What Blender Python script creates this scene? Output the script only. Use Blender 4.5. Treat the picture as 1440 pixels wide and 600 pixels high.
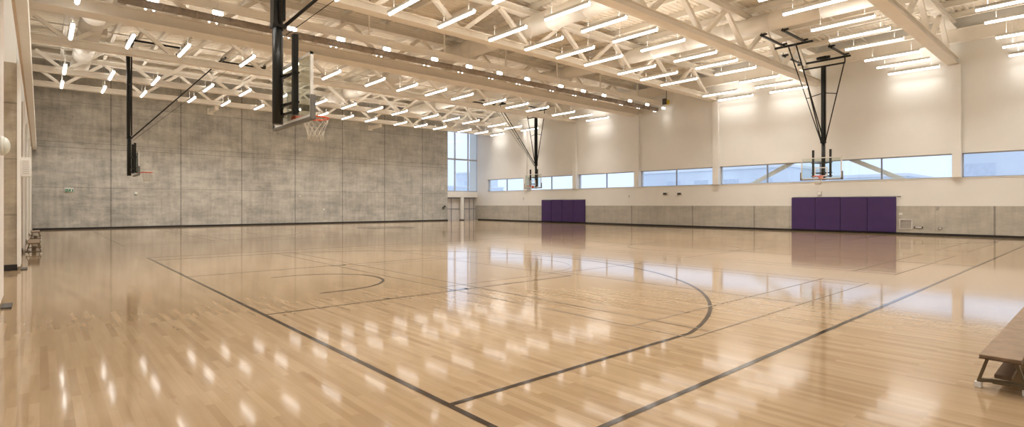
import bpy, bmesh, math, random
from mathutils import Vector, Matrix
random.seed(7)
C = bpy.context.scene.collection
for o in list(bpy.data.objects): bpy.data.objects.remove(o)

# ------------------------------------------------------------------ camera
cam = bpy.data.cameras.new('camera'); co = bpy.data.objects.new('camera', cam); C.objects.link(co)
cam.sensor_width = 36; cam.lens = 752.6/1440*36; cam.shift_y = -12/1440; cam.clip_end = 500
co.location = (0, 0, 1.41)
co.rotation_euler = (math.radians(90), 0, -math.atan((720-56)/752.6))
bpy.context.scene.camera = co

# ------------------------------------------------------------------ view and sky
sc = bpy.context.scene
sc.view_settings.view_transform = 'Standard'; sc.view_settings.look = 'None'
sc.view_settings.gamma = 1; sc.view_settings.use_curve_mapping = False
sc.view_settings.exposure = 0.13
LAMP = 6.0                       # radiance of the lamp tubes
LAMP_W = 47.0                    # watts of each strip light's downward beam
LAMP_COL = (1.0, .965, .92)
w = bpy.data.worlds.new('world'); sc.world = w; w.use_nodes = True
nt = w.node_tree; nt.nodes.clear()
wo = nt.nodes.new('ShaderNodeOutputWorld'); bg = nt.nodes.new('ShaderNodeBackground')
tc = nt.nodes.new('ShaderNodeTexCoord'); nz = nt.nodes.new('ShaderNodeTexNoise'); rp = nt.nodes.new('ShaderNodeValToRGB')
nz.inputs['Scale'].default_value = 2.2; nz.inputs['Detail'].default_value = 3
rp.color_ramp.elements[0].position = .35; rp.color_ramp.elements[0].color = (.60, .68, .85, 1)
rp.color_ramp.elements[1].position = .65; rp.color_ramp.elements[1].color = (.78, .85, .98, 1)
nt.links.new(tc.outputs['Generated'], nz.inputs['Vector']); nt.links.new(nz.outputs['Fac'], rp.inputs['Fac'])
nt.links.new(rp.outputs['Color'], bg.inputs['Color']); bg.inputs['Strength'].default_value = 1.45
nt.links.new(bg.outputs[0], wo.inputs[0])

# ------------------------------------------------------------------ materials
def srgb(r, g, b):
    f = lambda c: (c/255/12.92 if c/255 <= .04045 else ((c/255+.055)/1.055)**2.4)
    return (f(r), f(g), f(b), 1)

def mat(name, col, rough=.6, metal=0, noise=.06, scale=3.0, bump=0.0, spec=.5, coat=0):
    m = bpy.data.materials.new(name); m.use_nodes = True; n = m.node_tree; b = n.nodes['Principled BSDF']
    b.inputs['Roughness'].default_value = rough; b.inputs['Metallic'].default_value = metal
    b.inputs['Specular IOR Level'].default_value = spec; b.inputs['Coat Weight'].default_value = coat
    t = n.nodes.new('ShaderNodeTexCoord'); x = n.nodes.new('ShaderNodeTexNoise'); x.inputs['Scale'].default_value = scale
    x.inputs['Detail'].default_value = 4
    n.links.new(t.outputs['Object'], x.inputs['Vector'])
    r = n.nodes.new('ShaderNodeValToRGB')
    r.color_ramp.elements[0].position = .3; r.color_ramp.elements[1].position = .7
    r.color_ramp.elements[0].color = tuple(c*(1-noise) for c in col[:3]) + (1,)
    r.color_ramp.elements[1].color = tuple(min(1, c*(1+noise)) for c in col[:3]) + (1,)
    n.links.new(x.outputs['Fac'], r.inputs['Fac']); n.links.new(r.outputs['Color'], b.inputs['Base Color'])
    if bump:
        bp = n.nodes.new('ShaderNodeBump'); bp.inputs['Strength'].default_value = bump; bp.inputs['Distance'].default_value = .02
        n.links.new(x.outputs['Fac'], bp.inputs['Height']); n.links.new(bp.outputs[0], b.inputs['Normal'])
    return m

def nmath(n, op, a, b=None, c=None):
    k = n.nodes.new('ShaderNodeMath'); k.operation = op
    for i, v in enumerate((a, b, c)):
        if v is None: continue
        if isinstance(v, (int, float)): k.inputs[i].default_value = v
        else: n.links.new(v, k.inputs[i])
    return k.outputs[0]

def mixc(n, fac, a, b, mode='MIX'):
    k = n.nodes.new('ShaderNodeMix'); k.data_type = 'RGBA'; k.blend_type = mode
    for i, v in ((0, fac), (6, a), (7, b)):
        if isinstance(v, (int, float)): k.inputs[i].default_value = v
        elif isinstance(v, tuple): k.inputs[i].default_value = v
        else: n.links.new(v, k.inputs[i])
    return k.outputs[2]

def line_mask(n, coord, centres, half):
    """1 where coord is within half of any centre"""
    out = None
    for c in centres:
        v = nmath(n, 'LESS_THAN', nmath(n, 'ABSOLUTE', nmath(n, 'SUBTRACT', coord, c)), half)
        out = v if out is None else nmath(n, 'MAXIMUM', out, v)
    return out

def concrete(name, base, ucoord, seams_u, seams_z, seams_fine=(), holes=True, lo=.64, hi=1.22):
    """board-marked cast concrete; ucoord 'X' or 'Y' runs along the wall"""
    m = bpy.data.materials.new(name); m.use_nodes = True; n = m.node_tree; b = n.nodes['Principled BSDF']
    b.inputs['Roughness'].default_value = .62; b.inputs['Specular IOR Level'].default_value = .35
    t = n.nodes.new('ShaderNodeTexCoord'); s = n.nodes.new('ShaderNodeSeparateXYZ'); n.links.new(t.outputs['Object'], s.inputs[0])
    u = s.outputs[ucoord]; z = s.outputs['Z']
    def noise(sc_, detail, sx, sz, rough=.6):
        mp = n.nodes.new('ShaderNodeMapping'); n.links.new(t.outputs['Object'], mp.inputs[0]); mp.inputs['Scale'].default_value = (sx, sx, sz)
        q = n.nodes.new('ShaderNodeTexNoise'); q.inputs['Scale'].default_value = sc_; q.inputs['Detail'].default_value = detail
        q.inputs['Roughness'].default_value = rough
        n.links.new(mp.outputs[0], q.inputs['Vector']); return q.outputs['Fac']
    big = noise(.8, 8, .8, 1.5, .72); streak = noise(1.4, 6, 3.2, .4, .7); board = noise(.9, 6, .35, 3.6, .7)
    v = nmath(n, 'ADD', nmath(n, 'MULTIPLY', big, .55), nmath(n, 'ADD', nmath(n, 'MULTIPLY', streak, .27), nmath(n, 'MULTIPLY', board, .22)))
    r = n.nodes.new('ShaderNodeValToRGB'); n.links.new(v, r.inputs['Fac'])
    r.color_ramp.elements[0].position = .42; r.color_ramp.elements[0].color = tuple(c*lo for c in base[:3]) + (1,)
    r.color_ramp.elements[1].position = .62; r.color_ramp.elements[1].color = tuple(min(1, c*hi) for c in base[:3]) + (1,)
    col = r.outputs['Color']
    # each pour is a slightly different grey
    if seams_u:
        for i, c in enumerate(seams_u):
            f = nmath(n, 'MULTIPLY', nmath(n, 'GREATER_THAN', u, c), .09 if i % 2 else 0.0)
            col = mixc(n, f, col, tuple(c_*.8 for c_ in base[:3]) + (1,))
        col = mixc(n, nmath(n, 'MULTIPLY', line_mask(n, u, seams_u, .032), .50), col, (.05, .045, .04, 1))
    if seams_z:
        col = mixc(n, nmath(n, 'MULTIPLY', line_mask(n, z, seams_z, .018), .34), col, (.05, .045, .04, 1))
    if seams_fine:
        col = mixc(n, nmath(n, 'MULTIPLY', line_mask(n, u, seams_fine, .012), .22), col, (.06, .05, .04, 1))
    if holes:  # form-tie holes on a regular grid
        pu = nmath(n, 'SUBTRACT', nmath(n, 'FRACT', nmath(n, 'MULTIPLY', nmath(n, 'ADD', u, 1.3), 1/1.81)), .5)
        pz = nmath(n, 'SUBTRACT', nmath(n, 'FRACT', nmath(n, 'MULTIPLY', nmath(n, 'ADD', z, .1), 1/1.2)), .5)
        d = nmath(n, 'ADD', nmath(n, 'MULTIPLY', pu, pu), nmath(n, 'MULTIPLY', pz, pz))
        col = mixc(n, nmath(n, 'MULTIPLY', nmath(n, 'LESS_THAN', d, .0006), .35), col, (.06, .055, .05, 1))
    n.links.new(col, b.inputs['Base Color'])
    bp = n.nodes.new('ShaderNodeBump'); bp.inputs['Strength'].default_value = .15; bp.inputs['Distance'].default_value = .02
    n.links.new(v, bp.inputs['Height']); n.links.new(bp.outputs[0], b.inputs['Normal'])
    return m

def floor_mat():
    m = bpy.data.materials.new('maple_floor'); m.use_nodes = True; n = m.node_tree; b = n.nodes['Principled BSDF']
    t = n.nodes.new('ShaderNodeTexCoord')
    mp = n.nodes.new('ShaderNodeMapping'); n.links.new(t.outputs['Object'], mp.inputs[0])
    mp.inputs['Rotation'].default_value = (0, 0, math.pi/2)
    br = n.nodes.new('ShaderNodeTexBrick'); n.links.new(mp.outputs[0], br.inputs['Vector'])
    br.inputs['Color1'].default_value = (0, 0, 0, 1); br.inputs['Color2'].default_value = (1, 1, 1, 1)
    br.inputs['Mortar'].default_value = (.25, .25, .25, 1)
    br.inputs['Scale'].default_value = 1; br.inputs['Brick Width'].default_value = .85; br.inputs['Row Height'].default_value = .058
    br.inputs['Mortar Size'].default_value = .0012; br.inputs['Bias'].default_value = 0; br.offset = .37; br.offset_frequency = 2
    r = n.nodes.new('ShaderNodeValToRGB'); n.links.new(br.outputs['Color'], r.inputs['Fac'])
    e = r.color_ramp.elements
    e[0].position = 0; e[0].color = srgb(140, 116, 88); e[1].position = 1; e[1].color = srgb(164, 141, 112)
    k = e.new(.25); k.color = srgb(152, 128, 99); k = e.new(.7); k.color = srgb(158, 135, 106)
    mp2 = n.nodes.new('ShaderNodeMapping'); n.links.new(t.outputs['Object'], mp2.inputs[0]); mp2.inputs['Scale'].default_value = (14, .9, 1)
    g = n.nodes.new('ShaderNodeTexNoise'); g.inputs['Scale'].default_value = 1.5; g.inputs['Detail'].default_value = 5
    n.links.new(mp2.outputs[0], g.inputs['Vector'])
    gr = n.nodes.new('ShaderNodeValToRGB'); n.links.new(g.outputs['Fac'], gr.inputs['Fac'])
    gr.color_ramp.elements[0].position = .3; gr.color_ramp.elements[0].color = (.86, .83, .78, 1)
    gr.color_ramp.elements[1].position = .62; gr.color_ramp.elements[1].color = (1, 1, 1, 1)
    col = mixc(n, .75, r.outputs['Color'], gr.outputs['Color'], 'MULTIPLY')
    # broad drifts of darker and paler stock
    g3 = n.nodes.new('ShaderNodeTexNoise'); g3.inputs['Scale'].default_value = .35; n.links.new(mp2.outputs[0], g3.inputs['Vector'])
    col = mixc(n, nmath(n, 'MULTIPLY', g3.outputs['Fac'], .35), col, srgb(148, 124, 95))
    mp4 = n.nodes.new('ShaderNodeMapping'); n.links.new(t.outputs['Object'], mp4.inputs[0]); mp4.inputs['Scale'].default_value = (9, 1.3, 1)
    g4 = n.nodes.new('ShaderNodeTexNoise'); g4.inputs['Scale'].default_value = 1.1; g4.inputs['Detail'].default_value = 3; n.links.new(mp4.outputs[0], g4.inputs['Vector'])
    sp = n.nodes.new('ShaderNodeValToRGB'); n.links.new(g4.outputs['Fac'], sp.inputs['Fac'])
    sp.color_ramp.elements[0].position = .64; sp.color_ramp.elements[0].color = (0, 0, 0, 1); sp.color_ramp.elements[1].position = .74; sp.color_ramp.elements[1].color = (1, 1, 1, 1)
    col = mixc(n, nmath(n, 'MULTIPLY', sp.outputs['Color'], .45), col, srgb(126, 96, 68))      # mineral streaks in the maple
    n.links.new(col, b.inputs['Base Color'])
    b.inputs['Roughness'].default_value = .075; b.inputs['IOR'].default_value = 1.45
    # the boards are not perfectly flat: slow cupping that breaks up reflections
    mp3 = n.nodes.new('ShaderNodeMapping'); n.links.new(t.outputs['Object'], mp3.inputs[0]); mp3.inputs['Scale'].default_value = (7, 1.4, 1)
    g2 = n.nodes.new('ShaderNodeTexNoise'); g2.inputs['Scale'].default_value = 1.2; g2.inputs['Detail'].default_value = 2
    n.links.new(mp3.outputs[0], g2.inputs['Vector'])
    h = nmath(n, 'ADD', nmath(n, 'MULTIPLY', g2.outputs['Fac'], 1.0), nmath(n, 'MULTIPLY', br.outputs['Fac'], -.05))
    bp = n.nodes.new('ShaderNodeBump'); bp.inputs['Strength'].default_value = .10; bp.inputs['Distance'].default_value = .004
    n.links.new(h, bp.inputs['Height']); n.links.new(bp.outputs[0], b.inputs['Normal'])
    return m

def paint_line(name, col, rough=.2):
    m = mat(name, col, rough, noise=.08, scale=6); return m

def glass(name, tint=(.93, .97, 1, 1), refl=1.0):
    m = bpy.data.materials.new(name); m.use_nodes = True; n = m.node_tree; n.nodes.remove(n.nodes['Principled BSDF'])
    out = n.nodes['Material Output']
    tr = n.nodes.new('ShaderNodeBsdfTransparent'); tr.inputs[0].default_value = tint
    gl = n.nodes.new('ShaderNodeBsdfGlossy'); gl.inputs['Roughness'].default_value = .03
    fr = n.nodes.new('ShaderNodeLayerWeight'); fr.inputs['Blend'].default_value = .5
    mx = n.nodes.new('ShaderNodeMixShader'); n.links.new(nmath(n, 'ADD', nmath(n, 'MULTIPLY', nmath(n, 'POWER', fr.outputs['Facing'], 4.0), .45*refl), .04), mx.inputs[0])
    n.links.new(tr.outputs[0], mx.inputs[1]); n.links.new(gl.outputs[0], mx.inputs[2]); n.links.new(mx.outputs[0], out.inputs[0])
    return m

def emit(name, col, s):
    m = bpy.data.materials.new(name); m.use_nodes = True; b = m.node_tree.nodes['Principled BSDF']
    b.inputs['Base Color'].default_value = (.8, .8, .8, 1); b.inputs['Emission Color'].default_value = tuple(col[:3]) + (1,)
    b.inputs['Emission Strength'].default_value = s; return m

SEAM = [3.2 + 3.62*i for i in range(7)]
M = dict(
    floor=floor_mat(),
    line=paint_line('dark_court_paint', (.030, .021, .016, 1), .09),
    thin=paint_line('tan_court_paint', (.30, .235, .165, 1), .09),
    logo=paint_line('grey_court_paint', (.16, .14, .12, 1)),
    paint=mat('cream_wall_paint', (.80, .78, .735, 1), .55, noise=.02, scale=.8),
    steel=mat('cream_steel_paint', (.90, .84, .74, 1), .5, noise=.03, scale=1.2),
    deck=mat('cream_deck_paint', (.88, .80, .67, 1), .55, noise=.05, scale=.9),
    duct=mat('cream_duct_paint', (.88, .83, .74, 1), .38, noise=.03, scale=1.5),
    white=mat('white_trim', (.86, .84, .79, 1), .4, noise=.02),
    concrete=concrete('cast_concrete_back', (.53, .515, .465, 1), 'X', SEAM, [2.42, 4.72, 5.02, 7.35]),
    wains=concrete('cast_concrete_low', (.50, .465, .40, 1), 'Y', [3.55, 13.95, 17.85, 22.5, 33.0], [], [5.6, 9.9, 12, 15.9, 19.9, 24.9, 29, 35.5, 37.5], holes=False, lo=.78, hi=1.12),
    pier=concrete('cast_concrete_pier', (.42, .355, .265, 1), 'X', [], [1.2, 2.4, 3.6], holes=False),
    base=mat('black_rubber', (.012, .010, .009, 1), .5),
    frame=mat('window_frame_metal', (.50, .52, .56, 1), .4, .3),
    mull=mat('window_mullion', (.30, .32, .36, 1), .4, .3),
    glass=glass('clear_glass'), bglass=glass('backboard_glass', (.90, .93, .90, 1), 1.3),
    grey=mat('grey_panel', (.66, .63, .60, 1), .5, noise=.05),
    purple=mat('purple_vinyl', (.052, .022, .115, 1), .45, noise=.10, scale=2),
    soffit=mat('tan_soffit', (.60, .48, .35, 1), .6),
    black=mat('black_steel', (.014, .014, .012, 1), .35, .3),
    graypad=mat('grey_board_padding', (.17, .16, .14, 1), .6),
    orange=mat('orange_rim_paint', (.80, .10, .025, 1), .4),
    net=mat('white_net_cord', (.75, .70, .60, 1), .8),
    boardwhite=mat('white_board_edge', (.78, .76, .72, 1), .4),
    wood=mat('bench_wood', (.20, .13, .075, 1), .5, noise=.25, scale=9),
    woodedge=mat('bench_dark_wood', (.10, .052, .024, 1), .4, noise=.2, scale=9),
    iron=mat('bench_metal', (.13, .10, .06, 1), .4, .5),
    netpack=mat('brown_netting', (.30, .235, .175, 1), .8, noise=.15, scale=6),
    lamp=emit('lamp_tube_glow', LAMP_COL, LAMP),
    lampbody=mat('lamp_housing', (.75, .72, .66, 1), .4),
    frame2=mat('pale_window_frame', (.66, .72, .82, 1), .6),
    green=mat('sign_green', (.03, .22, .13, 1), .4), signw=mat('sign_white', (.75, .78, .72, 1), .4),
    yellow=mat('yellow_motor', (.65, .50, .03, 1), .5),
    darkbox=mat('dark_grey_box', (.06, .055, .05, 1), .5),
    facade=mat('pale_facade', (.80, .85, .93, 1), .8, noise=.1, scale=.15),
    facade2=mat('white_facade', (.90, .92, .95, 1), .8, noise=.05, scale=.2),
    ground=mat('outside_paving', (.45, .47, .50, 1), .8),
)

# ------------------------------------------------------------------ mesh helpers
def add_box(bm, a, b, mi=0):
    x0, x1 = sorted((a[0], b[0])); y0, y1 = sorted((a[1], b[1])); z0, z1 = sorted((a[2], b[2]))
    v = [bm.verts.new(p) for p in ((x0,y0,z0),(x1,y0,z0),(x1,y1,z0),(x0,y1,z0),(x0,y0,z1),(x1,y0,z1),(x1,y1,z1),(x0,y1,z1))]
    for f in ((3,2,1,0),(4,5,6,7),(0,1,5,4),(1,2,6,5),(2,3,7,6),(3,0,4,7)):
        bm.faces.new([v[i] for i in f]).material_index = mi

def add_bar(bm, p, q, w_, h_, up=(0, 0, 1)):
    """rectangular bar from p to q, w_ wide and h_ deep"""
    p, q = Vector(p), Vector(q); d = (q-p).normalized(); u = Vector(up)
    if abs(d.dot(u)) > .98: u = Vector((0, 1, 0))
    s = d.cross(u).normalized(); t = s.cross(d).normalized()
    v = [bm.verts.new(c + s*(a*w_/2) + t*(b*h_/2)) for c in (p, q) for a, b in ((-1,-1),(1,-1),(1,1),(-1,1))]
    for f in ((0,1,2,3),(7,6,5,4),(0,4,5,1),(1,5,6,2),(2,6,7,3),(3,7,4,0)): bm.faces.new([v[i] for i in f])

def add_tube(bm, pts, r, n=10, closed=False):
    pts = [Vector(p) for p in pts]; rings = []
    k = len(pts)
    for i, p in enumerate(pts):
        a = pts[(i-1) % k] if (closed or i) else p; b = pts[(i+1) % k] if (closed or i < k-1) else p
        d = (b-a).normalized(); u = Vector((0, 0, 1)) if abs(d.z) < .95 else Vector((1, 0, 0))
        s = d.cross(u).normalized(); t = s.cross(d).normalized()
        rr = r[i] if isinstance(r, (list, tuple)) else r
        rings.append([bm.verts.new(p + (s*math.cos(j*2*math.pi/n) + t*math.sin(j*2*math.pi/n))*rr) for j in range(n)])
    m_ = k if closed else k-1
    for i in range(m_):
        A, B = rings[i], rings[(i+1) % k]
        for j in range(n):
            f = bm.faces.new((A[j], A[(j+1) % n], B[(j+1) % n], B[j])); f.smooth = True
    if not closed:
        bm.faces.new(rings[0][::-1]); bm.faces.new(rings[-1])

def add_wbeam(bm, p, q, w_, h_, tf=.03, tw=.02):
    """wide-flange beam (flange, web, flange) along X or Y; p,q are centre-line ends"""
    p, q = Vector(p), Vector(q); dz = Vector((0, 0, h_/2-tf/2))
    add_bar(bm, p-dz, q-dz, w_, tf); add_bar(bm, p+dz, q+dz, w_, tf); add_bar(bm, p, q, tw, h_-2*tf)

def obj(name, bm, m, parent=None, bevel=0):
    if bevel:
        bmesh.ops.bevel(bm, geom=list(bm.edges), offset=bevel, segments=2, affect='EDGES', clamp_overlap=True)
    bmesh.ops.recalc_face_normals(bm, faces=bm.faces)
    me = bpy.data.meshes.new(name); bm.to_mesh(me); bm.free()
    for x in (m if isinstance(m, (list, tuple)) else [m]): me.materials.append(x)
    o = bpy.data.objects.new(name, me); C.objects.link(o)
    if parent: o.parent = parent
    return o

def boxo(name, a, b, m, parent=None, bevel=0):
    bm = bmesh.new(); add_box(bm, a, b); return obj(name, bm, m, parent, bevel)

def tag(o, label=None, cat=None, group=None, kind=None):
    if label: o['label'] = label
    if cat: o['category'] = cat
    if group: o['group'] = group
    if kind: o['kind'] = kind
    return o

def thing(name, label, cat, loc=(0, 0, 0), group=None, rz=0):
    o = bpy.data.objects.new(name, None); C.objects.link(o); o.location = loc; o.rotation_euler = (0, 0, rz)
    o.empty_display_size = .2
    return tag(o, label, cat, group)

def struct(name, bm, m, label, cat='wall', parent=None):
    o = obj(name, bm, m, parent)
    if parent is None: tag(o, label, cat, kind='structure')
    return o

def copy_tree(o, parent=None):
    c = o.copy(); C.objects.link(c)
    if parent: c.parent = parent
    for ch in [x for x in list(o.children)]: copy_tree(ch, c)
    return c

# ------------------------------------------------------------------ dimensions
XL, XR, YB, YF, ZD = -.9, 31.0, 40.0, -1.6, 9.85
TR = [4.95, 10.6, 16.35, 22.1, 27.75, 33.85, 38.05]    # roof truss lines
NODE = [.9 + 3.65*k for k in range(9)]                 # web nodes on the bottom chord

# ------------------------------------------------------------------ floor and its painted lines
bm = bmesh.new(); add_box(bm, (XL-.3, YF-.3, -.2), (XR+.3, YB+1.6, 0))
floor = struct('floor', bm, M['floor'], 'glossy pale maple strip sports floor with court lines', 'floor')

def flat_poly(bm, pts, z=.0015):
    bm.faces.new([bm.verts.new((x, y, z)) for x, y in pts])
def seg(bm, a, b, w_=.05, z=.0015):
    a, b = Vector(a), Vector(b); d = (b-a).normalized(); s = Vector((-d.y, d.x))*w_/2
    flat_poly(bm, [a-s, b-s, b+s, a+s], z)
def arc(bm, c, r, a0, a1, w_=.05, z=.0015, n=64):
    for i in range(n):
        t0 = a0+(a1-a0)*i/n; t1 = a0+(a1-a0)*(i+1)/n
        p = lambda R, t: (c[0]+R*math.cos(t), c[1]+R*math.sin(t))
        flat_poly(bm, [p(r-w_/2, t0), p(r+w_/2, t0), p(r+w_/2, t1), p(r-w_/2, t1)], z)

def court(cy, suffix):
    X0, X1 = 2.16, 30.16; y0, y1 = cy-7.5, cy+7.5; z = .0022
    bm = bmesh.new(); seg(bm, (X0, y0-.025), (X0, y1+.025), .05, z); seg(bm, (X1, y0-.025), (X1, y1+.025), .05, z); obj('baseline', bm, M['line'], floor)
    bm = bmesh.new(); seg(bm, (X0, y0), (X1, y0), .05, z+.0002); seg(bm, (X0, y1), (X1, y1), .05, z+.0002); obj('sideline', bm, M['line'], floor)
    bm = bmesh.new(); seg(bm, (16.16, y0), (16.16, y1), .05, z+.0004); obj('halfway_line', bm, M['thin'], floor)
    for s, bx in ((1, X0), (-1, X1)):
        hx = bx + s*1.575; dx = math.sqrt(6.75**2-6.55**2); a = math.atan2(6.55, dx)
        bm = bmesh.new()
        seg(bm, (bx, cy-6.55), (hx+s*dx, cy-6.55), .05, z+.0006); seg(bm, (bx, cy+6.55), (hx+s*dx, cy+6.55), .05, z+.0006)
        if s > 0: arc(bm, (hx, cy), 6.75, -a, a, .05, z+.0006, 96)
        else: arc(bm, (hx, cy), 6.75, math.pi-a, math.pi+a, .05, z+.0006, 96)
        obj('three_point_line', bm, M['line'], floor)
        bm = bmesh.new()
        for k in (-1, 1):
            seg(bm, (bx, cy+k*2.43), (bx+s*5.8, cy+k*2.43), .034, z+.0008)
            for d in (1.75, 2.9, 3.2, 4.1): seg(bm, (bx+s*d, cy+k*2.40), (bx+s*(d+(.35 if d == 2.9 else .05)), cy+k*2.40), .11, z+.0010)
        obj('lane_line', bm, M['line'], floor)
        bm = bmesh.new(); seg(bm, (bx+s*5.8, cy-2.43), (bx+s*5.8, cy+2.43), .03, z+.0012)
        arc(bm, (bx+s*5.8, cy), 1.8, -math.pi/2 if s > 0 else math.pi/2, math.pi/2 if s > 0 else 3*math.pi/2, .03, z+.0012)
        obj('free_throw_line', bm, M['thin'], floor)
        bm = bmesh.new()
        arc(bm, (hx, cy), 1.22, -math.pi/2 if s > 0 else math.pi/2, math.pi/2 if s > 0 else 3*math.pi/2, .05, z+.0014, 40)
        seg(bm, (hx-s*.37, cy-1.22), (hx, cy-1.22), .045, z+.0014); seg(bm, (hx-s*.37, cy+1.22), (hx, cy+1.22), .045, z+.0014)
        obj('no_charge_arc', bm, M['line'], floor)
court(9.67, 'a'); court(30.2, 'b')
bm = bmesh.new(); arc(bm, (16.16, 9.67), 1.8, 0, 2*math.pi, .04, .0040); obj('centre_circle', bm, M['thin'], floor)
# centre emblem of the far court: a broad grey ring with a bar through it
bm = bmesh.new(); arc(bm, (16.16, 30.2), 1.55, 0, 2*math.pi, .5, .0040)
for k in range(-4, 5): flat_poly(bm, [(16.02+k*.28, 29.75), (16.2+k*.28, 29.75), (16.2+k*.28, 30.65), (16.02+k*.28, 30.65)], .0040)
obj('centre_emblem', bm, M['logo'], floor)
# badminton courts
for cx in (8.22, 16.1, 24.0):
    for cy in (9.7, 30.2):
        bm = bmesh.new(); x0, x1, y0, y1 = cx-3.05, cx+3.05, cy-6.7, cy+6.7; q = .026; z = .0048
        for x in (x0, x1, x0+.46, x1-.46): seg(bm, (x, y0), (x, y1), q, z)
        for y in (y0, y1, y0+.76, y1-.76, cy-1.98, cy+1.98): seg(bm, (x0, y), (x1, y), q, z)
        seg(bm, (cx, y0), (cx, cy-1.98), q, z); seg(bm, (cx, cy+1.98), (cx, y1), q, z)
        obj('badminton_line', bm, M['thin'], floor)

# ------------------------------------------------------------------ roof deck, purlins and cross beams
bm = bmesh.new()
add_box(bm, (XL-.3, YF-.3, ZD+.06), (XR+.3, YB+1.6, ZD+.3))
y = YF; pitch = .24; prof = []
while y < YB+1.3:
    prof += [(y, ZD+.055), (y+.09, ZD+.055), (y+.12, ZD), (y+.21, ZD)]; y += pitch
vs = [[bm.verts.new((x, a, b)) for a, b in prof] for x in (XL-.2, XR+.2)]
for i in range(len(prof)-1): bm.faces.new((vs[0][i], vs[0][i+1], vs[1][i+1], vs[1][i]))
ceiling = struct('ceiling', bm, M['deck'], 'cream painted fluted metal roof deck with purlins', 'ceiling')
px = .9
while px < 30.9:
    bm = bmesh.new(); add_wbeam(bm, (px, YF, ZD-.13), (px, YB, ZD-.13), .15, .26, .02, .015); obj('purlin', bm, M['steel'], ceiling)
    px += 1.825
# beams hung between the trusses that carry the hoop winches
for (x_, ya, yb) in [(x, 4.95, 10.6) for x in (23.05, 25.15, 27.0, 29.05)] + [(x, 27.75, 33.85) for x in (23.05, 25.15, 27.0, 29.05)] + \
        [(x, 4.95, 10.6) for x in (3.4, 5.2, 7.15, 9.2)] + [(x, 27.75, 33.85) for x in (3.4, 5.2, 7.15, 9.2)]:
    bm = bmesh.new(); zc_ = 8.86 if ya < 10 else 9.04; add_wbeam(bm, (x_, ya+.1, zc_), (x_, yb-.1, zc_), .11, .18, .02, .012); obj('cross_beam', bm, M['steel'], ceiling)

# ------------------------------------------------------------------ walls
SEC = [(22.2, 27.52), (16.42, 21.81), (4.98, 16.06), (-.7, 4.66), (27.9, 33.1), (33.5, 38.6)]   # window openings in the right wall (y ranges)
WZ0, WZ1 = 2.64, 3.74
bm = bmesh.new()
add_box(bm, (XR, YF, 1.36), (XR+.45, YB+1.3, WZ0)); add_box(bm, (XR, YF, WZ1), (XR+.45, YB+1.3, ZD+.1))
edges = sorted(SEC); prev = YF
for a, b in edges + [(YB+1.3, None)]:
    add_box(bm, (XR, prev, WZ0), (XR+.45, a, WZ1)); prev = b
wall_right = struct('wall_right', bm, M['paint'], 'tall cream painted side wall above the concrete band')
bm = bmesh.new(); add_box(bm, (XR-.004, YF, 0), (XR+.45, YB+1.3, 1.36))
struct('trim_1', bm, M['wains'], 'low concrete band along the foot of the cream wall', 'wall trim')
bm = bmesh.new(); add_box(bm, (XR-.03, YF, 0), (XR-.004, YB-.02, .10))
struct('baseboard_right', bm, M['base'], 'black rubber baseboard below the concrete band', 'baseboard')
bm = bmesh.new(); add_box(bm, (XL, YB, 0), (27.55, YB+.5, ZD+.1))
struct('wall_back', bm, M['concrete'], 'board marked grey concrete end wall with panel seams')
bm = bmesh.new(); add_box(bm, (-.3, YB-.03, 0), (27.56, YB, .10))
struct('baseboard_back', bm, M['base'], 'black rubber baseboard along the concrete end wall', 'baseboard')
bm = bmesh.new(); add_box(bm, (XL-.3, YF, 0), (XL, YB+.5, ZD+.1))
struct('wall_left', bm, M['paint'], 'cream painted side wall recessed behind the concrete piers')
bm = bmesh.new(); add_box(bm, (XL-.3, YF-.3, 0), (XR+.45, YF, ZD+.1))
struct('wall_front', bm, M['paint'], 'cream painted end wall behind the viewer')
# header over the corner window, end closer of the alcove
bm = bmesh.new(); add_box(bm, (27.55, YB, 8.15), (XR, YB+.5, ZD+.1)); add_box(bm, (27.55, YB+.06, 2.12), (XR, YB+.5, 2.63))
struct('trim_2', bm, M['white'], 'white band and header framing the tall corner window', 'wall trim')
tn = 3
for cyv, hw in ((4.81, .16), (16.24, .18), (22.0, .19), (27.71, .18), (33.3, .18)):
    bm = bmesh.new(); add_box(bm, (XR-.18, cyv-hw, 2.66), (XR, cyv+hw, 7.72))
    lab = {4.81: 'nearest the right edge', 16.24: 'just left of the near hoop bay', 22.0: 'above the two small dark boxes', 27.71: 'right of the far hoop', 33.3: 'behind the far hoop'}[cyv]
    struct('trim_%d' % tn, bm, M['paint'], 'cream wall pilaster ' + lab, 'wall trim'); tn += 1
bm = bmesh.new(); add_wbeam(bm, (XR-.16, YF, 8.98), (XR-.16, YB, 8.98), .3, .6, .03, .22)
struct('trim_%d' % tn, bm, M['steel'], 'cream eaves beam along the top of the cream wall', 'wall trim'); tn += 1

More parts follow.
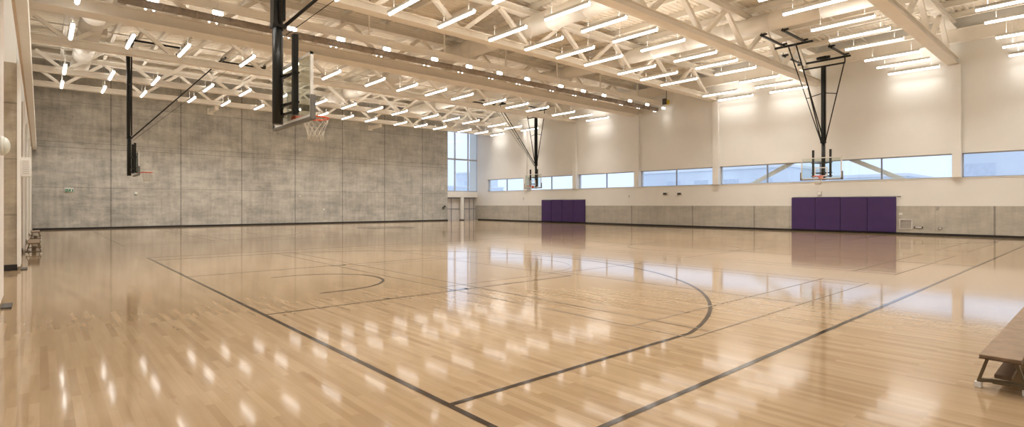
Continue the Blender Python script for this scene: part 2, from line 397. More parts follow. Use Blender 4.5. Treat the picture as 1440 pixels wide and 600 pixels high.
# right wall windows: frame, mullions, pane
for i, (a, b) in enumerate(edges):
    bm = bmesh.new(); t_ = .045; xx = (XR+.20, XR+.27)
    add_box(bm, (xx[0], a, WZ0), (xx[1], b, WZ0+t_)); add_box(bm, (xx[0], a, WZ1-t_), (xx[1], b, WZ1))
    add_box(bm, (xx[0], a, WZ0), (xx[1], a+t_, WZ1)); add_box(bm, (xx[0], b-t_, WZ0), (xx[1], b, WZ1))
    nm = 4 if b-a > 8 else 2
    wf = struct('window_%d' % (i+1), bm, M['frame'], 'low strip window in the cream wall, ' + ['at the right edge', 'behind the near hoop', 'left of the near hoop bay', 'above the two dark boxes' , 'beside the far hoop', 'last before the corner'][i], 'window')
    for k in range(1, nm):
        boxo('mullion', (xx[0]-.01, a+(b-a)*k/nm-.03, WZ0+t_), (xx[1], a+(b-a)*k/nm+.03, WZ1-t_), M['mull'], wf)
    boxo('window_pane', (XR+.23, a+t_, WZ0+t_), (XR+.24, b-t_, WZ1-t_), M['glass'], wf)
    boxo('window_sill', (XR-.02, a, WZ0-.03), (XR+.20, b, WZ0), M['white'], wf)
# diagonal steel braces seen through the window behind the near hoop
for n_, (ya, yb, lab) in enumerate(((14.45, 10.75, 'left'), (6.65, 10.35, 'right'))):
    z0 = 2.5
    s_ = (3.71-2.71)/(14.02-12.02); zt = z0 + abs(ya-yb)*s_*1.03
    bm = bmesh.new(); add_bar(bm, (XR+.36, ya, z0), (XR+.36, yb, zt), .12, .22)
    tag(obj('steel_brace', bm, M['steel']), 'cream diagonal steel brace crossing the strip window %s of the near hoop' % lab, 'brace', kind='structure')

# tall corner window
bm = bmesh.new(); YW = YB+.12
for x in (27.6, 31.02): add_box(bm, (x-.05, YW, 2.63), (x+.05, YW+.12, 8.15))
add_box(bm, (27.6, YW, 2.63), (31.0, YW+.12, 2.72)); add_box(bm, (27.6, YW, 8.06), (31.0, YW+.12, 8.15))
wf = struct('window_7', bm, M['frame'], 'tall bright window in the corner beside the concrete wall', 'window')
for x in (28.45, 29.95): boxo('mullion', (x-.05, YW-.02, 2.72), (x+.05, YW+.10, 8.06), M['frame'], wf)
boxo('transom', (27.65, YW-.03, 5.52), (30.97, YW+.11, 5.66), M['frame'], wf)
boxo('window_pane', (27.65, YW+.06, 2.72), (30.97, YW+.075, 8.06), M['glass'], wf)
# alcove below it with grey panelling
bm = bmesh.new(); add_box(bm, (27.55, YB+.42, 0), (31.0, YB+.5, 2.12)); 
struct('wall_alcove', bm, M['grey'], 'grey panelled recess below the tall corner window')
bm = bmesh.new()
for x in (28.25, 29.7, 30.3, 30.8): add_box(bm, (x-.03, YB+.38, 0), (x+.03, YB+.42, 2.12))
add_box(bm, (27.55, YB+.385, 1.02), (31.0, YB+.42, 1.08)); add_box(bm, (27.55, YB+.385, 1.98), (31.0, YB+.42, 2.1))
struct('trim_%d' % tn, bm, M['mull'], 'dark grid of bars on the grey recess panels', 'wall trim'); tn += 1
t = thing('door_post', 'white square post with dark foot in the corner recess under the tall window', 'post', (29.27, YB+.18, 0))
boxo('post', (-.16, -.12, .07), (.16, .12, 2.12), M['white'], t, .01)
boxo('foot', (-.17, -.13, 0), (.17, .13, .07), M['base'], t)

# left piers
pier_lab = ['nearest the viewer', 'second from the viewer, with the white grilled box', 'third from the viewer', 'fourth from the viewer', 'fifth from the viewer', 'last before the end wall']
for i, ty in enumerate(TR[1:]):
    t = thing('concrete_pier', 'concrete pier on the left wall, ' + pier_lab[i], 'pier', (0, ty, 0), 'piers along the left wall')
    t['kind'] = 'structure'
    ya, yb = -.62, .30
    xf = [-.40, -.315, -.33, -.33, -.33, -.33][i]             # room-side face of this pier
    boxo('lower_shaft', (XL, ya, 0), (xf-.055, yb, 4.47), M['pier'], t)
    boxo('upper_shaft', (XL, ya, 4.47), (-.38, yb, 9.72), M['paint'], t)
    boxo('corner_guard', (xf-.055, ya-.01, .08), (xf, yb, 4.46), M['white'], t)
    boxo('foot', (-.90, ya-.03, 0), (xf-.05, ya, .13), M['base'], t)
    boxo('floor_plate', (xf, ya+.0, .001), (xf+.11, ya+.45, .02), M['darkbox'], t)
bm = bmesh.new(); add_box(bm, (-.28, YF, 4.48), (-.14, YB, 4.60)); add_box(bm, (-.17, YF, 4.60), (-.14, YB, 4.85))
struct('trim_%d' % tn, bm, M['white'], 'white ledge running high along the left piers', 'wall trim'); tn += 1
bm = bmesh.new(); add_box(bm, (-.32, YF, 4.47), (-.28, YB, 4.60))
struct('trim_%d' % tn, bm, M['soffit'], 'tan strip behind the white ledge on the left', 'wall trim'); tn += 1

for x_, lab in ((8.5, 'left'), (20.0, 'right')):
    bm = bmesh.new(); add_bar(bm, (x_, 38.2, 7.62), (x_, YB-.01, 7.62), .2, .24); add_box(bm, (x_-.17, YB-.06, 7.42), (x_+.17, YB, 7.82))
    struct('trim_%d' % tn, bm, M['steel'], 'short cream beam stub meeting the top of the concrete wall, %s one' % lab, 'wall trim'); tn += 1

# ------------------------------------------------------------------ roof trusses
tl = ['nearest, running out at the top right', 'second from the viewer, over the near hoop', 'third from the viewer', 'fourth, just behind the rolled brown curtain',
      'fifth, in front of the far hoop', 'sixth, next to last', 'last before the concrete end wall']
for i, ty in enumerate(TR):
    t = thing('roof_truss', 'cream steel roof truss spanning the hall, ' + tl[i], 'roof truss', (0, ty, 0), 'roof trusses')
    x0, x1 = -.36, XR-.02
    zb = 7.75 if i != 3 else 7.56; w_ = .42 if i not in (3,) else .78; h_ = .27 if i != 3 else .42
    bm = bmesh.new(); add_wbeam(bm, (x0, 0, zb+h_/2), (x1, 0, zb+h_/2), w_, h_, .03, w_*.55)
    obj('bottom_chord', bm, M['steel'], t)
    bm = bmesh.new(); add_wbeam(bm, (x0, 0, 9.42), (x1-.3, 0, 9.42), .34, .3, .03, .14); obj('top_chord', bm, M['steel'], t)
    zt = 9.28; zc = zb+h_-.02
    for nx in NODE:
        for s in (-1, 1):
            tx = nx+s*1.78
            a = Vector((nx+s*.12, 0, zc)); b = Vector((tx-s*.05, 0, zt))
            if b.x < x0+.1 or b.x > x1-.15:
                lim = x0+.2 if b.x < x0+.1 else x1-.45
                f = (lim-a.x)/(b.x-a.x)
                if f < .25: continue
                b = a.lerp(b, f)
            bm = bmesh.new(); add_bar(bm, a, b, .15, .17, (0, 1, 0)); obj('web_brace', bm, M['steel'], t)

# ------------------------------------------------------------------ ducts
def duct(x, z, r, lab):
    t = thing('air_duct', lab, 'air duct', (x, 0, z), 'round air ducts')
    y0, y1 = YF+.1, 38.9
    pts, rr, yy = [(0, y0, 0)], [r], y0+1.5
    while yy < y1-.1:
        pts += [(0, yy-.025, 0), (0, yy-.02, 0), (0, yy+.02, 0), (0, yy+.025, 0)]; rr += [r, r+.014, r+.014, r]; yy += 1.9
    pts.append((0, y1, 0)); rr.append(r)
    bm = bmesh.new(); add_tube(bm, pts, rr, 28); obj('duct_pipe', bm, M['duct'], t)
    # side outlets
    yy = 6.4
    while yy < y1-1:
        bm = bmesh.new(); add_box(bm, (r-.05, yy-.22, -.16), (r+.16, yy+.22, .12)); add_box(bm, (r+.16, yy-.25, -.19), (r+.18, yy+.25, .15))
        obj('air_outlet', bm, M['duct'], t); yy += 5.65
duct(22.75, 9.02, .37, 'round cream air duct through the trusses, nearest the cream wall')
duct(15.55, 8.93, .42, 'round cream air duct through the trusses, over the middle of the floor')
duct(1.60, 8.85, .40, 'round cream air duct through the trusses, along the left piers')

# sprinkler pipes
for i, (yy, zz, lab) in enumerate(((8.2, 9.46, 'near hoop bay'), (19.2, 9.46, 'bay before the rolled curtain'), (31.2, 9.46, 'far hoop bay'), (36.0, 9.46, 'bay before the concrete wall'))):
    bm = bmesh.new()
    x0 = -.30
    add_tube(bm, [(x0, yy, zz), (30.7, yy, zz)], .035, 8)
    x = 1.8
    while x < 30.5:
        add_tube(bm, [(x, yy, zz), (x, yy, ZD-.02)], .012, 6); x += 3.65
    tag(obj('sprinkler_pipe', bm, M['steel']), 'thin cream pipe crossing the ceiling in the ' + lab, 'pipe', 'ceiling pipes')

# ------------------------------------------------------------------ light fixtures
COLX = [.87, 2.62, 4.42, 6.82, 8.65, 10.6, 12.9, 14.77, 16.6, 18.42, 20.87, 22.7, 24.5, 27.0, 28.8, 30.62]
ordn = ['first', 'second', 'third', 'fourth', 'fifth', 'sixth', 'seventh', 'eighth', 'ninth', 'tenth', 'eleventh', 'twelfth', 'thirteenth', 'fourteenth', 'fifteenth', 'sixteenth']
ROWS = [(1.10, 3.06, 'in the row nearest the viewer'), (5.38, 7.33, 'in the row of the near hoops'), (10.95, 12.9, 'in the row behind the near hoops'),
        (13.87, 15.92, 'in the row before the third truss'), (24.25, 26.3, 'in the row behind the rolled curtain'),
        (31.5, 33.5, 'in the row behind the far hoops'), (35.8, 37.6, 'in the row nearest the concrete wall')]
ZL = 7.70
def fixture_proto(length, wire, dim):
    t = thing('linear_light', '', 'ceiling light')
    h = length/2
    bm = bmesh.new()
    add_tube(bm, [(0, -h, 0), (0, -h+.02, 0), (0, h-.02, 0), (0, h, 0)], [.045, .056, .056, .045], 12)
    obj('lamp_tube', bm, M['lamp'], t)
    bm = bmesh.new(); add_box(bm, (-.075, -h-.01, .012), (-.058, h+.01, .09)); add_box(bm, (.058, -h-.01, .012), (.075, h+.01, .09)); add_box(bm, (-.075, -h-.01, .072), (.075, h+.01, .105)); obj('housing', bm, M['lampbody'], t)
    ld = bpy.data.lights.new('lamp_beam', 'AREA'); ld.shape = 'RECTANGLE'; ld.size = .11; ld.size_y = length-.06
    ld.energy = LAMP_W*dim; ld.color = LAMP_COL; ld.spread = math.radians(105)
    lo = bpy.data.objects.new('lamp_beam', ld); C.objects.link(lo); lo.parent = t; lo.location = (0, 0, -.060)
    lu = bpy.data.lights.new('ceiling_fill', 'AREA'); lu.shape = 'RECTANGLE'; lu.size = .14; lu.size_y = length-.06  # added upward fill to brighten the ceiling; the fixture itself shines down
    lu.energy = LAMP_W*.25; lu.color = LAMP_COL; lu.spread = math.radians(150)
    lo = bpy.data.objects.new('ceiling_fill', lu); C.objects.link(lo); lo.parent = t; lo.location = (0, 0, .112); lo.rotation_euler = (math.pi, 0, 0)
    for y_ in (-h*.7, h*.7):
        bm = bmesh.new(); add_tube(bm, [(0, y_, .105), (0, y_, wire)], .004, 6); obj('hanger_wire', bm, M['lampbody'], t)
    return t
protos = {}
def place_light(x, y0, y1, label, group):
    L_ = round(y1-y0, 2)
    wire = .92 if abs(x-22.7) < .01 else ZD-ZL-.005          # shorter wires where the fixture hangs from the duct
    dim = .22 if x > 30 else 1.0                             # the fixtures right beside the wall are turned down
    k = (L_, wire, dim)
    if k not in protos: t = protos[k] = fixture_proto(*k)
    else: t = copy_tree(protos[k])
    t.location = (x, (y0+y1)/2, ZL); tag(t, label, 'ceiling light', group)
for y0, y1, lab in ROWS:
    for i, x in enumerate(COLX):
        if abs(y0-13.87) < .01 and abs(x-27.0) < .01: continue
        side = ('%s from the left piers' % ordn[i]) if i < 8 else ('%s from the cream wall' % ordn[15-i])
        y1s = y1
        place_light(x, y0, y1, 'glowing strip light %s, %s' % (lab, side), 'strip lights ' + lab)
place_light(.87, 19.9, 21.5, 'glowing strip light left of the rolled curtain, under the fourth truss', 'strip light beside the curtain')

# rolled divider curtain with small lamps and glowing glint dots
t = thing('divider_curtain', 'brown netting divider curtain rolled up under a long cream beam across the ceiling', 'divider curtain', (0, 20.4, 7.80))
bm = bmesh.new(); add_wbeam(bm, (1.75, -.33, .30), (30.75, -.33, .30), .16, .28, .03, .08); obj('carrier_beam', bm, M['steel'], t)
bm = bmesh.new(); add_tube(bm, [(1.8, 0, -.03), (30.9, 0, -.03)], .12, 14)
for k in range(60): 
    x = 1.95+k*.49; add_tube(bm, [(x, 0, -.03), (x+.05, 0, -.03)], .13, 12)
obj('rolled_netting', bm, M['netpack'], t)
x = 2.7
while x < 30.6:
    bm = bmesh.new(); add_bar(bm, (x, -.33, .43), (x, -.33, ZD-7.80-.02), .06, .06); obj('hanger', bm, M['steel'], t); x += 3.65
m_ = thing('curtain_motor', 'small yellow curtain motor on a dark bracket under the ceiling by the cream wall', 'motor', (30.45, 19.35, 8.05))
boxo('motor_case', (-.22, -.14, -.14), (.12, .14, .14), M['yellow'], m_, .02)
boxo('bracket', (-.34, -.12, -.18), (-.22, .12, .2), M['darkbox'], m_)
bm = bmesh.new(); add_tube(bm, [(-.05, 0, .14), (-.05, 0, ZD-8.0)], .02, 6); obj('hanger_rod', bm, M['darkbox'], m_)
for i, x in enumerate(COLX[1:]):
    side = ('%s from the left' % ordn[i]) if i < 8 else ('%s from the cream wall' % ordn[14-i])
    t = thing('curtain_lamp', 'short glowing lamp on the viewer side of the curtain beam, ' + side, 'ceiling light', (x, 19.72, 7.74), 'short lamps along the curtain beam')
    bm = bmesh.new(); add_tube(bm, [(-.15, 0, 0), (-.13, 0, 0), (.13, 0, 0), (.15, 0, 0)], [.045, .06, .06, .045], 12); obj('lamp_tube', bm, M['lamp'], t)
    bm = bmesh.new(); add_box(bm, (-.17, -.08, .07), (.17, .08, .13)); add_tube(bm, [(0, 0, .13), (0, 0, (ZD if abs(x-22.7) > .01 else 8.64)-7.74)], .008, 6); obj('housing', bm, M['lampbody'], t)
    ld = bpy.data.lights.new('lamp_beam', 'AREA'); ld.shape = 'RECTANGLE'; ld.size = .26; ld.size_y = .12; ld.energy = 9 if x < 30 else 2; ld.color = LAMP_COL; ld.spread = math.radians(105)
    lo = bpy.data.objects.new('lamp_beam', ld); C.objects.link(lo); lo.parent = t; lo.location = (0, 0, -.065)
    s = thing('twin_glint', 'pair of tiny glowing dots standing in for glints under the rolled curtain, ' + side, 'glint', (x, 20.40, 7.619), 'twin glint dots under the curtain')  # added glowing dots that imitate glints on the rolled netting, not lamps
    boxo('glint_plate', (-.16, -.03, 0), (.16, .03, .02), M['lampbody'], s)
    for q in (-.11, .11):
        bm = bmesh.new(); add_tube(bm, [(q, 0, 0), (q, 0, -.03)], [.035, .022], 10); obj('glint_dot', bm, M['lamp'], s)

# ------------------------------------------------------------------ basketball hoops hung from the ceiling
def hoop(mx, cy, s, rimz, bx, label, zf=8.62):
    """mx: x of the mast, s=+1 when the rim points to +x"""
    t = thing('basketball_hoop', label, 'basketball hoop', (mx, cy, 0), 'ceiling hung basketball hoops', 0 if s > 0 else math.pi)
    K = M['black']
    zt = 8.3; zj = 4.52            # bx: board face distance from the mast
    # mast: outer sleeve and inner tube
    bm = bmesh.new(); add_bar(bm, (-.03, 0, 4.52), (-.03, 0, zt), .13, .20, (0, 1, 0)); add_bar(bm, (.09, .0, 4.62), (.09, 0, zt), .05, .13, (0, 1, 0)); obj('mast_sleeve', bm, K, t, .006)
    bm = bmesh.new(); add_tube(bm, [(0, 0, rimz-.18), (0, 0, 4.6)], .088, 16); obj('mast_tube', bm, K, t)
    bm = bmesh.new(); add_box(bm, (-.105, -.105, 4.47), (.12, .105, 4.54)); obj('mast_collar', bm, K, t, .01)
    bm = bmesh.new(); add_bar(bm, (0, -.95, zt), (0, .95, zt), .07, .07); obj('top_crossbar', bm, K, t)
    for q in (-1, 1):
        bm = bmesh.new(); add_tube(bm, [(0, q*.92, zt), (0, q*.08, zj)], .028, 8); obj('side_brace', bm, K, t)
        bm = bmesh.new(); add_tube(bm, [(0, q*.95, zt), (0, q*.95, zf)], .03, 8); obj('hanger', bm, K, t)
        bm = bmesh.new(); add_tube(bm, [(3.87, q*.16, zf), (.10, q*.07, zj)], .030 if q > 0 else .022, 8); obj('fold_brace', bm, K, t)
    bm = bmesh.new(); add_tube(bm, [(0, -.60, 6.86), (0, 0, 6.98), (0, .60, 6.86)], .022, 8); obj('spreader', bm, K, t)
    bm = bmesh.new(); add_tube(bm, [(1.9, -.12, 6.47), (1.9, .12, 6.47)], .02, 6); obj('brace_tie', bm, K, t)
    # folding frame clamped to the cross beams
    def rail(xa, xb, yy):
        bm = bmesh.new(); add_bar(bm, (xa, yy, zf), (xb, yy, zf), .07, .08)
        for x in (xa+.08, xb-.08): add_box(bm, (x-.05, yy-.14, zf+.04), (x+.05, yy+.14, zf+.10)); add_tube(bm, [(x, yy-.1, zf), (x, yy-.1, zf+.2)], .02, 6)
        obj('frame_rail', bm, K, t)
    rail(3.85, 6.1, -.33 if s < 0 else .33); rail(3.85, 6.1, .62 if s > 0 else -.62) if False else None
    rail(3.85, 6.1, .55); rail(.0, 2.1, -1.02); rail(.0, 2.1, 1.02)
    bm = bmesh.new(); add_bar(bm, (3.87, -.75, zf-.03), (3.87, .85, zf-.03), .07, .09); obj('frame_crossbar', bm, K, t)
    bm = bmesh.new(); add_bar(bm, (.02, -1.2, zf-.03), (.02, 1.2, zf-.03), .07, .09); obj('frame_crossbar', bm, K, t)
    bm = bmesh.new(); add_box(bm, (-.12, -.17, zf+.03), (.16, .17, zf+.22)); add_tube(bm, [(0, -.30, zf+.11), (0, .30, zf+.11)], .07, 12); obj('winch', bm, K, t, .01)
    bm = bmesh.new(); add_tube(bm, [(.15, .02, 4.40), (4.6, .02, zf)], .008, 6); obj('winch_cable', bm, K, t)
    # board
    z0 = rimz-.13; z1 = z0+1.07; hw = .915
    bm = bmesh.new(); add_box(bm, (bx-.012, -hw+.02, z0+.02), (bx+.0, hw-.02, z1-.02)); g_ = obj('backboard', bm, M['bglass'], t)
    bm = bmesh.new()
    for a, b in (((bx-.03, -hw, z1-.045), (bx+.012, hw, z1)), ((bx-.03, -hw, z0), (bx+.012, hw, z0+.045)),
                 ((bx-.03, -hw, z0), (bx+.012, -hw+.045, z1)), ((bx-.03, hw-.045, z0), (bx+.012, hw, z1))): add_box(bm, a, b)
    obj('board_frame', bm, M['boardwhite'], t)
    bm = bmesh.new(); tz = rimz+.0
    for a, b in (((bx+.001, -.295, tz+.40), (bx+.005, .295, tz+.45)), ((bx+.001, -.295, tz), (bx+.005, .295, tz+.05)),
                 ((bx+.001, -.295, tz+.05), (bx+.005, -.245, tz+.40)), ((bx+.001, .245, tz+.05), (bx+.005, .295, tz+.40))): add_box(bm, a, b)
    obj('target_square', bm, M['boardwhite'], t)
    bm = bmesh.new()
    add_box(bm, (bx-.045, -hw-.03, z0-.05), (bx+.035, hw+.03, z0-.001))
    for q in (-1, 1): add_box(bm, (bx-.045, q*(hw+.001), z0-.05), (bx+.035, q*(hw+.045), z0+.36))
    obj('board_padding', bm, M['graypad'], t, .006)
    # rear support: uprights and arms
    for q in (-1, 1):
        bm = bmesh.new(); add_bar(bm, (bx-.10, q*.39, rimz-.05), (bx-.10, q*.39, rimz+1.32), .085, .085, (0, 1, 0)); obj('rear_upright', bm, K, t)
    for zz in (rimz+.02, rimz+.18, rimz+.68):
        bm = bmesh.new(); add_tube(bm, [(bx-.10, -.48, zz), (bx-.10, .48, zz)], .022, 8)
        for q in (-1, 1): add_tube(bm, [(.03, q*.05, zz-.04), (bx-.10, q*.39, zz)], .018, 8)
        for q in (-1, 1): add_tube(bm, [(bx-.10, q*.39, zz), (bx-.03, q*.39, zz)], .02, 8)
        obj('rear_arm', bm, K, t)
    # rim
    rx = bx+.375+.03; R = .228
    bm = bmesh.new(); add_tube(bm, [(rx+R*math.cos(a*math.pi/16), R*math.sin(a*math.pi/16), rimz) for a in range(32)], .014, 8, True)
    add_box(bm, (bx+.005, -.10, rimz-.17), (bx+.02, .10, rimz+.03)); add_box(bm, (bx+.005, -.075, rimz-.02), (bx+.18, .075, rimz-.008))
    for q in (-1, 1): add_tube(bm, [(bx+.02, q*.06, rimz-.11), (rx-R*.8, q*R*.6, rimz-.01)], .009, 6)
    obj('rim', bm, M['orange'], t)
    # net: 12 crossing cords
    bm = bmesh.new(); lev = [(0, .226), (-.07, .205), (-.15, .178), (-.23, .152), (-.31, .135), (-.40, .135)]
    for k in range(12):
        for dr in (-1, 1):
            pts = []
            for j, (dz, r_) in enumerate(lev):
                a = (k + (dr*.5*(j % 2)))*math.pi/6
                pts.append((rx+r_*math.cos(a), r_*math.sin(a), rimz+dz-.012))
            add_tube(bm, pts, .0055, 5)
    obj('net', bm, M['net'], t)
    return t
hoop(3.10, 9.67, 1, 2.99, .26, 'large basketball hoop in front at the left, seen from behind its glass board')
hoop(29.24, 9.72, -1, 2.82, .32, 'ceiling hung basketball hoop above the four purple pads at the right')
hoop(3.10, 30.3, 1, 2.94, .28, 'distant basketball hoop at the far left, edge on against the concrete wall', 8.80)
hoop(29.24, 30.3, -1, 2.88, .32, 'distant basketball hoop in front of the strip windows by the corner', 8.80)

# ------------------------------------------------------------------ purple wall pads
def pads(y0, y1, where, names):
    n = 4; wd = (y1-y0)/n
    for i in range(n):
        t = thing('wall_pad', 'purple vinyl wall pad, %s of the four %s' % (names[i], where), 'wall pad', (XR-.03, y0+wd*(i+.5), 0), 'purple wall pads ' + where)
        boxo('pad', (-.10, -wd/2+.008, .10), (.0, wd/2-.008, 1.80 + (.012 if i == 2 else 0)), M['purple'], t, .014)
        boxo('top_strip', (-.085, -wd/2+.02, 1.815), (.02, wd/2-.02, 1.83), M['darkbox'], t)
pads(7.08, 11.86, 'below the near hoop', ['rightmost', 'second from the right', 'second from the left', 'leftmost'])
pads(26.7, 31.35, 'below the far hoop', ['rightmost', 'second from the right', 'second from the left', 'leftmost'])
tag(boxo('hanging_rail', (XR-.05, 6.90, 1.80), (XR-.01, 7.06, 1.83), M['darkbox']), 'thin dark rail stub sticking out right of the near purple pads', 'rail')

# ------------------------------------------------------------------ small fittings
def plate(name, label, cat, x, y, z, w_, h_, d, m, face, m2=None, inner=None):
    t = thing(name, label, cat, (x, y, z))
    if face == 'R': boxo('case', (-d, -w_/2, -h_/2), (0, w_/2, h_/2), m, t, min(.006, d/4))
    else: boxo('case', (-w_/2, -d, -h_/2), (w_/2, 0, h_/2), m, t, min(.006, d/4))
    if m2:
        k = .72
        if face == 'R': boxo(inner, (-d-.012, -w_/2*k, -h_/2*k), (-d, w_/2*k, h_/2*k), m2, t)
        else: boxo(inner, (-w_/2*k, -d-.012, -h_/2*k), (w_/2*k, -d, h_/2*k), m2, t)
    return t
XW = XR-.001
plate('speaker_box', 'small dark box on the cream wall, left one of the pair', 'wall box', XW, 19.8, 2.15, .36, .16, .08, M['grey'], 'R', M['darkbox'], 'grille')
plate('speaker_box', 'small dark box on the cream wall, right one of the pair', 'wall box', XW, 18.75, 2.13, .36, .16, .08, M['grey'], 'R', M['darkbox'], 'grille')
plate('wall_sensor', 'small grey fitting on the cream wall left of the dark box pair', 'wall fitting', XW, 22.75, 2.03, .14, .16, .05, M['grey'], 'R', M['white'], 'cover')
plate('wall_sensor', 'small grey fitting on the cream wall above the near purple pads', 'wall fitting', XW, 10.5, 2.03, .22, .18, .05, M['grey'], 'R', M['white'], 'cover')
plate('wall_sensor', 'small grey fitting on the cream wall near the far corner', 'wall fitting', XW, 33.7, 1.95, .18, .16, .05, M['grey'], 'R', M['white'], 'cover')
plate('switch_plate', 'small white plate on the concrete band right of the purple pads', 'switch', XR-.006, 6.92, .98, .14, .10, .02, M['white'], 'R', M['signw'], 'rocker')
# vent grille
t = thing('wall_vent', 'square grey vent low on the concrete band right of the purple pads', 'vent', (XR-.006, 6.72, .50))
bm = bmesh.new()
for a, b in (((-.03, -.26, .20), (0, .26, .24)), ((-.03, -.26, -.24), (0, .26, -.20)), ((-.03, -.26, -.20), (0, -.22, .20)), ((-.03, .22, -.20), (0, .26, .20))): add_box(bm, a, b)
obj('frame', bm, M['grey'], t)
bm = bmesh.new()
for k in range(9): add_bar(bm, (-.015, -.22, -.17+k*.042), (-.015, .22, -.17+k*.042), .028, .006, (.5, 0, .8))
obj('louvre', bm, M['grey'], t)
plate('wall_outlet', 'dark outlet low on the concrete band beside the square vent', 'outlet', XR-.006, 6.22, .36, .34, .09, .03, M['darkbox'], 'R', M['grey'], 'cover')
plate('wall_outlet', 'small dark outlet low on the concrete band, further right of the vent', 'outlet', XR-.006, 5.42, .34, .14, .09, .03, M['darkbox'], 'R', M['grey'], 'cover')
plate('tie_plate', 'tiny dark plate high on the concrete band above the low outlet', 'plate', XR-.006, 6.33, 1.27, .08, .08, .015, M['darkbox'], 'R', M['grey'], 'cover')
plate('tie_plate', 'tiny dark plate high on the concrete band, further right', 'plate', XR-.006, 5.50, 1.27, .08, .08, .015, M['darkbox'], 'R', M['grey'], 'cover')
YWL = YB-.001
plate('wall_box', 'small grey box on the concrete wall beside the tall window', 'wall box', 26.98, YWL, 2.95, .28, .34, .06, M['grey'], 'B', M['concrete'], 'cover')
t = thing('wall_phone', 'small dark handset hung low at the right end of the concrete wall', 'wall phone', (27.12, YWL, 1.2))
boxo('case', (-.12, -.06, -.16), (.04, 0, .06), M['darkbox'], t, .01); boxo('handset', (.02, -.1, .0), (.16, -.03, .16), M['darkbox'], t, .01)
def dome(name, label, cat, x, y, z, r, axis):
    t = thing(name, label, cat, (x, y, z))
    d = Vector(axis); 
    bm = bmesh.new(); add_tube(bm, [Vector((0, 0, 0)), d*.03], r*1.12, 20); obj('base_ring', bm, M['white'], t)
    bm = bmesh.new(); add_tube(bm, [d*(.03+r*.55*math.sin(k*math.pi/14)) for k in range(8)], [max(.004, r*math.cos(k*math.pi/14)) for k in range(8)], 20); obj('dome', bm, M['signw'], t)
    return t
dome('alarm_dome', 'small round white dome on the concrete wall right of the exit sign', 'alarm', 4.43, YWL, 2.11, .085, (0, -1, 0))
dome('alarm_dome', 'small round white dome on the middle of the concrete wall, upper one', 'alarm', 14.4, YWL, 2.05, .06, (0, -1, 0))
dome('alarm_dome', 'small round white dome low on the middle of the concrete wall', 'alarm', 16.2, YWL, 1.06, .07, (0, -1, 0))
dome('alarm_dome', 'large round white dome on the nearest concrete pier at the left edge', 'alarm', -.399, 10.12, 2.22, .12, (1, 0, 0))
# grilled white box on the second pier
t = thing('wall_heater', 'tall white box with a grille on the second concrete pier', 'wall unit', (-.314, 15.95, 2.24))
boxo('case', (0, -.18, -.21), (.17, .18, .21), M['white'], t, .015)
bm = bmesh.new()
for k in range(7): add_box(bm, (.03, -.19, -.15+k*.045), (.14, -.18, -.13+k*.045))
obj('grille', bm, M['grey'], t)
# exit sign
t = thing('exit_sign', 'green and white exit sign on the concrete wall at the left', 'exit sign', (1.26, YWL, 2.27)); t.scale = (.68, .8, .68)
boxo('case', (-.30, -.07, -.17), (.30, 0, .20), M['signw'], t, .01)
boxo('green_face', (-.27, -.076, -.14), (.27, -.07, .08), M['green'], t)
bm = bmesh.new(); Y_ = -.08
def pl(pts):
    bm.faces.new([bm.verts.new((x, Y_, z)) for x, z in pts])
pl([(-.02+.022*math.cos(a*math.pi/6), .045+.022*math.sin(a*math.pi/6)) for a in range(12)])          # head of the running figure
pl([(-.06, .02), (-.02, .025), (-.035, -.04), (-.07, -.035)])                                          # trunk
pl([(-.035, -.04), (.01, -.06), (.03, -.11), (.012, -.115), (-.008, -.072), (-.06, -.05)])             # front leg
pl([(-.07, -.035), (-.05, -.05), (-.085, -.10), (-.13, -.10), (-.13, -.085), (-.095, -.085)])          # back leg
pl([(-.02, .02), (.03, -.01), (.06, .0), (.055, .012), (.03, .008), (-.01, .03)])                      # arm
pl([(-.06, .02), (-.11, .0), (-.12, -.03), (-.105, -.035), (-.095, -.01), (-.055, .0)])
pl([(.11, -.12), (.20, -.12), (.20, .06), (.11, .06)])                                                 # door
pl([(-.25, -.03), (-.19, .03), (-.19, .0), (-.15, .0), (-.15, -.06), (-.19, -.06), (-.19, -.09)])      # arrow
obj('pictogram', bm, M['signw'], t)

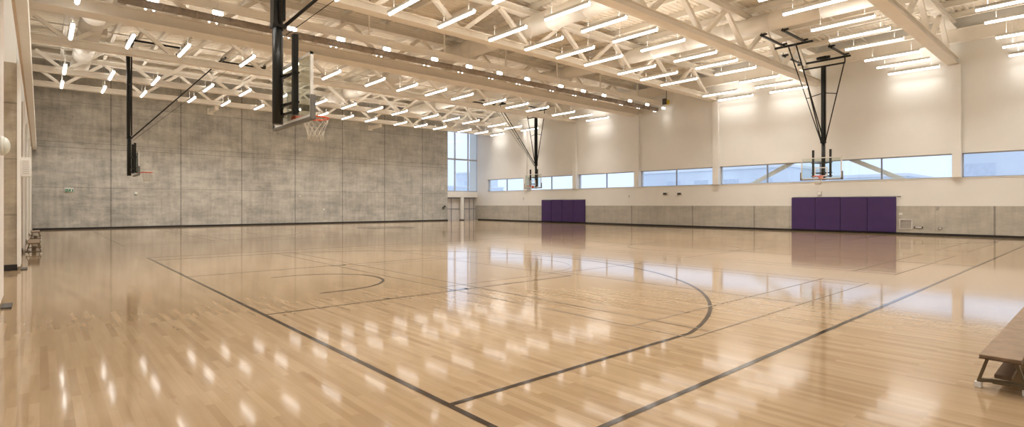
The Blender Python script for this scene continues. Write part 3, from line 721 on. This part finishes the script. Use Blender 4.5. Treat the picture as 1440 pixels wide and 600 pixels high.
# ------------------------------------------------------------------ benches
def bench(loc, rz, L_, label, W=.235, H=.275, sp=.135):
    """low gym bench; runs along local +x from 0 to L_"""
    t = thing('gym_bench', label, 'bench', loc, 'low wooden gym benches', rz)
    bm = bmesh.new(); add_box(bm, (0, -W/2, H-.022), (L_, W/2, H)); obj('seat_plank', bm, M['wood'], t, .003)
    bm = bmesh.new(); add_box(bm, (0-.004, -W/2-.002, H-.030), (L_+.004, W/2+.002, H-.022)); obj('plank_edge', bm, M['woodedge'], t)
    bm = bmesh.new(); add_box(bm, (.16, -.05, .075), (L_-.16, .05, .105)); obj('lower_beam', bm, M['wood'], t, .003)
    for x in (.10, L_-.10):
        bm = bmesh.new()
        for q in (-1, 1):
            add_bar(bm, (x, q*W*.33, H-.030), (x, q*sp, .045), .020, .030, (1, 0, 0))
            add_bar(bm, (x, q*sp, .055), (x, q*.05, .070), .026, .035, (1, 0, 0))
        add_bar(bm, (x, -.05, .065), (x, .05, .065), .030, .036, (1, 0, 0))
        lg = obj('leg_frame', bm, M['iron'], t)
        for q in (-1, 1):
            bm = bmesh.new(); add_box(bm, (x-.022, q*sp-.022, 0), (x+.022, q*sp+.022, .045)); obj('rubber_foot', bm, M['grey'], lg, .004)
    return t
bench((5.36, .585, 0), 0, 3.2, 'low wooden gym bench with metal leg frames at the right edge')
bench((-.13, 20.45, 0), math.pi/2, 2.4, 'small low gym bench standing end on by the left piers', .26, .33, .16)
bench((-.13, 28.6, 0), math.pi/2, 2.2, 'distant low bench end on by the left piers, behind the first', .26, .33, .16)

# ------------------------------------------------------------------ outside
bm = bmesh.new(); add_box(bm, (XR+.6, -120, -.4), (XR+160, 160, -.3)); add_box(bm, (-60, YB+2, -.4), (XR+.6, 160, -.3))
struct('trim_%d' % tn, bm, M['ground'], 'pale paving outside the windows', 'ground'); tn += 1
def building(x, y, wx, wy, h, m, label):
    t = thing('building', label, 'building', (x, y, -.3), 'pale buildings outside')
    bm = bmesh.new(); add_box(bm, (0, 0, 0), (wx, wy, h)); obj('walls', bm, m, t)
    bm = bmesh.new(); add_box(bm, (-.2, -.2, h), (wx+.2, wy+.2, h+.35)); obj('roof', bm, M['facade2'], t)
    k = 0; yy = 2.0
    while yy < wy-2 and k < 8:
        bm = bmesh.new(); add_box(bm, (-.06, yy, h*.45), (0, yy+2.2, h*.8)); obj('window', bm, M['frame2'], t); yy += 4.5; k += 1
    return t
building(66, -8, 14, 18, 7.0, M['facade'], 'pale blue building outside the strip window at the right edge')
building(74, 16, 12, 8, 5.0, M['facade2'], 'small white building outside behind the near hoop')
building(72, 28, 14, 22, 6.6, M['facade'], 'pale building outside left of the near hoop bay')
building(62, 96, 20, 8, 5.6, M['facade'], 'grey building on the skyline in the tall corner window')
building(84, 110, 8, 8, 10.0, M['facade'], 'small tower on the skyline in the tall corner window')
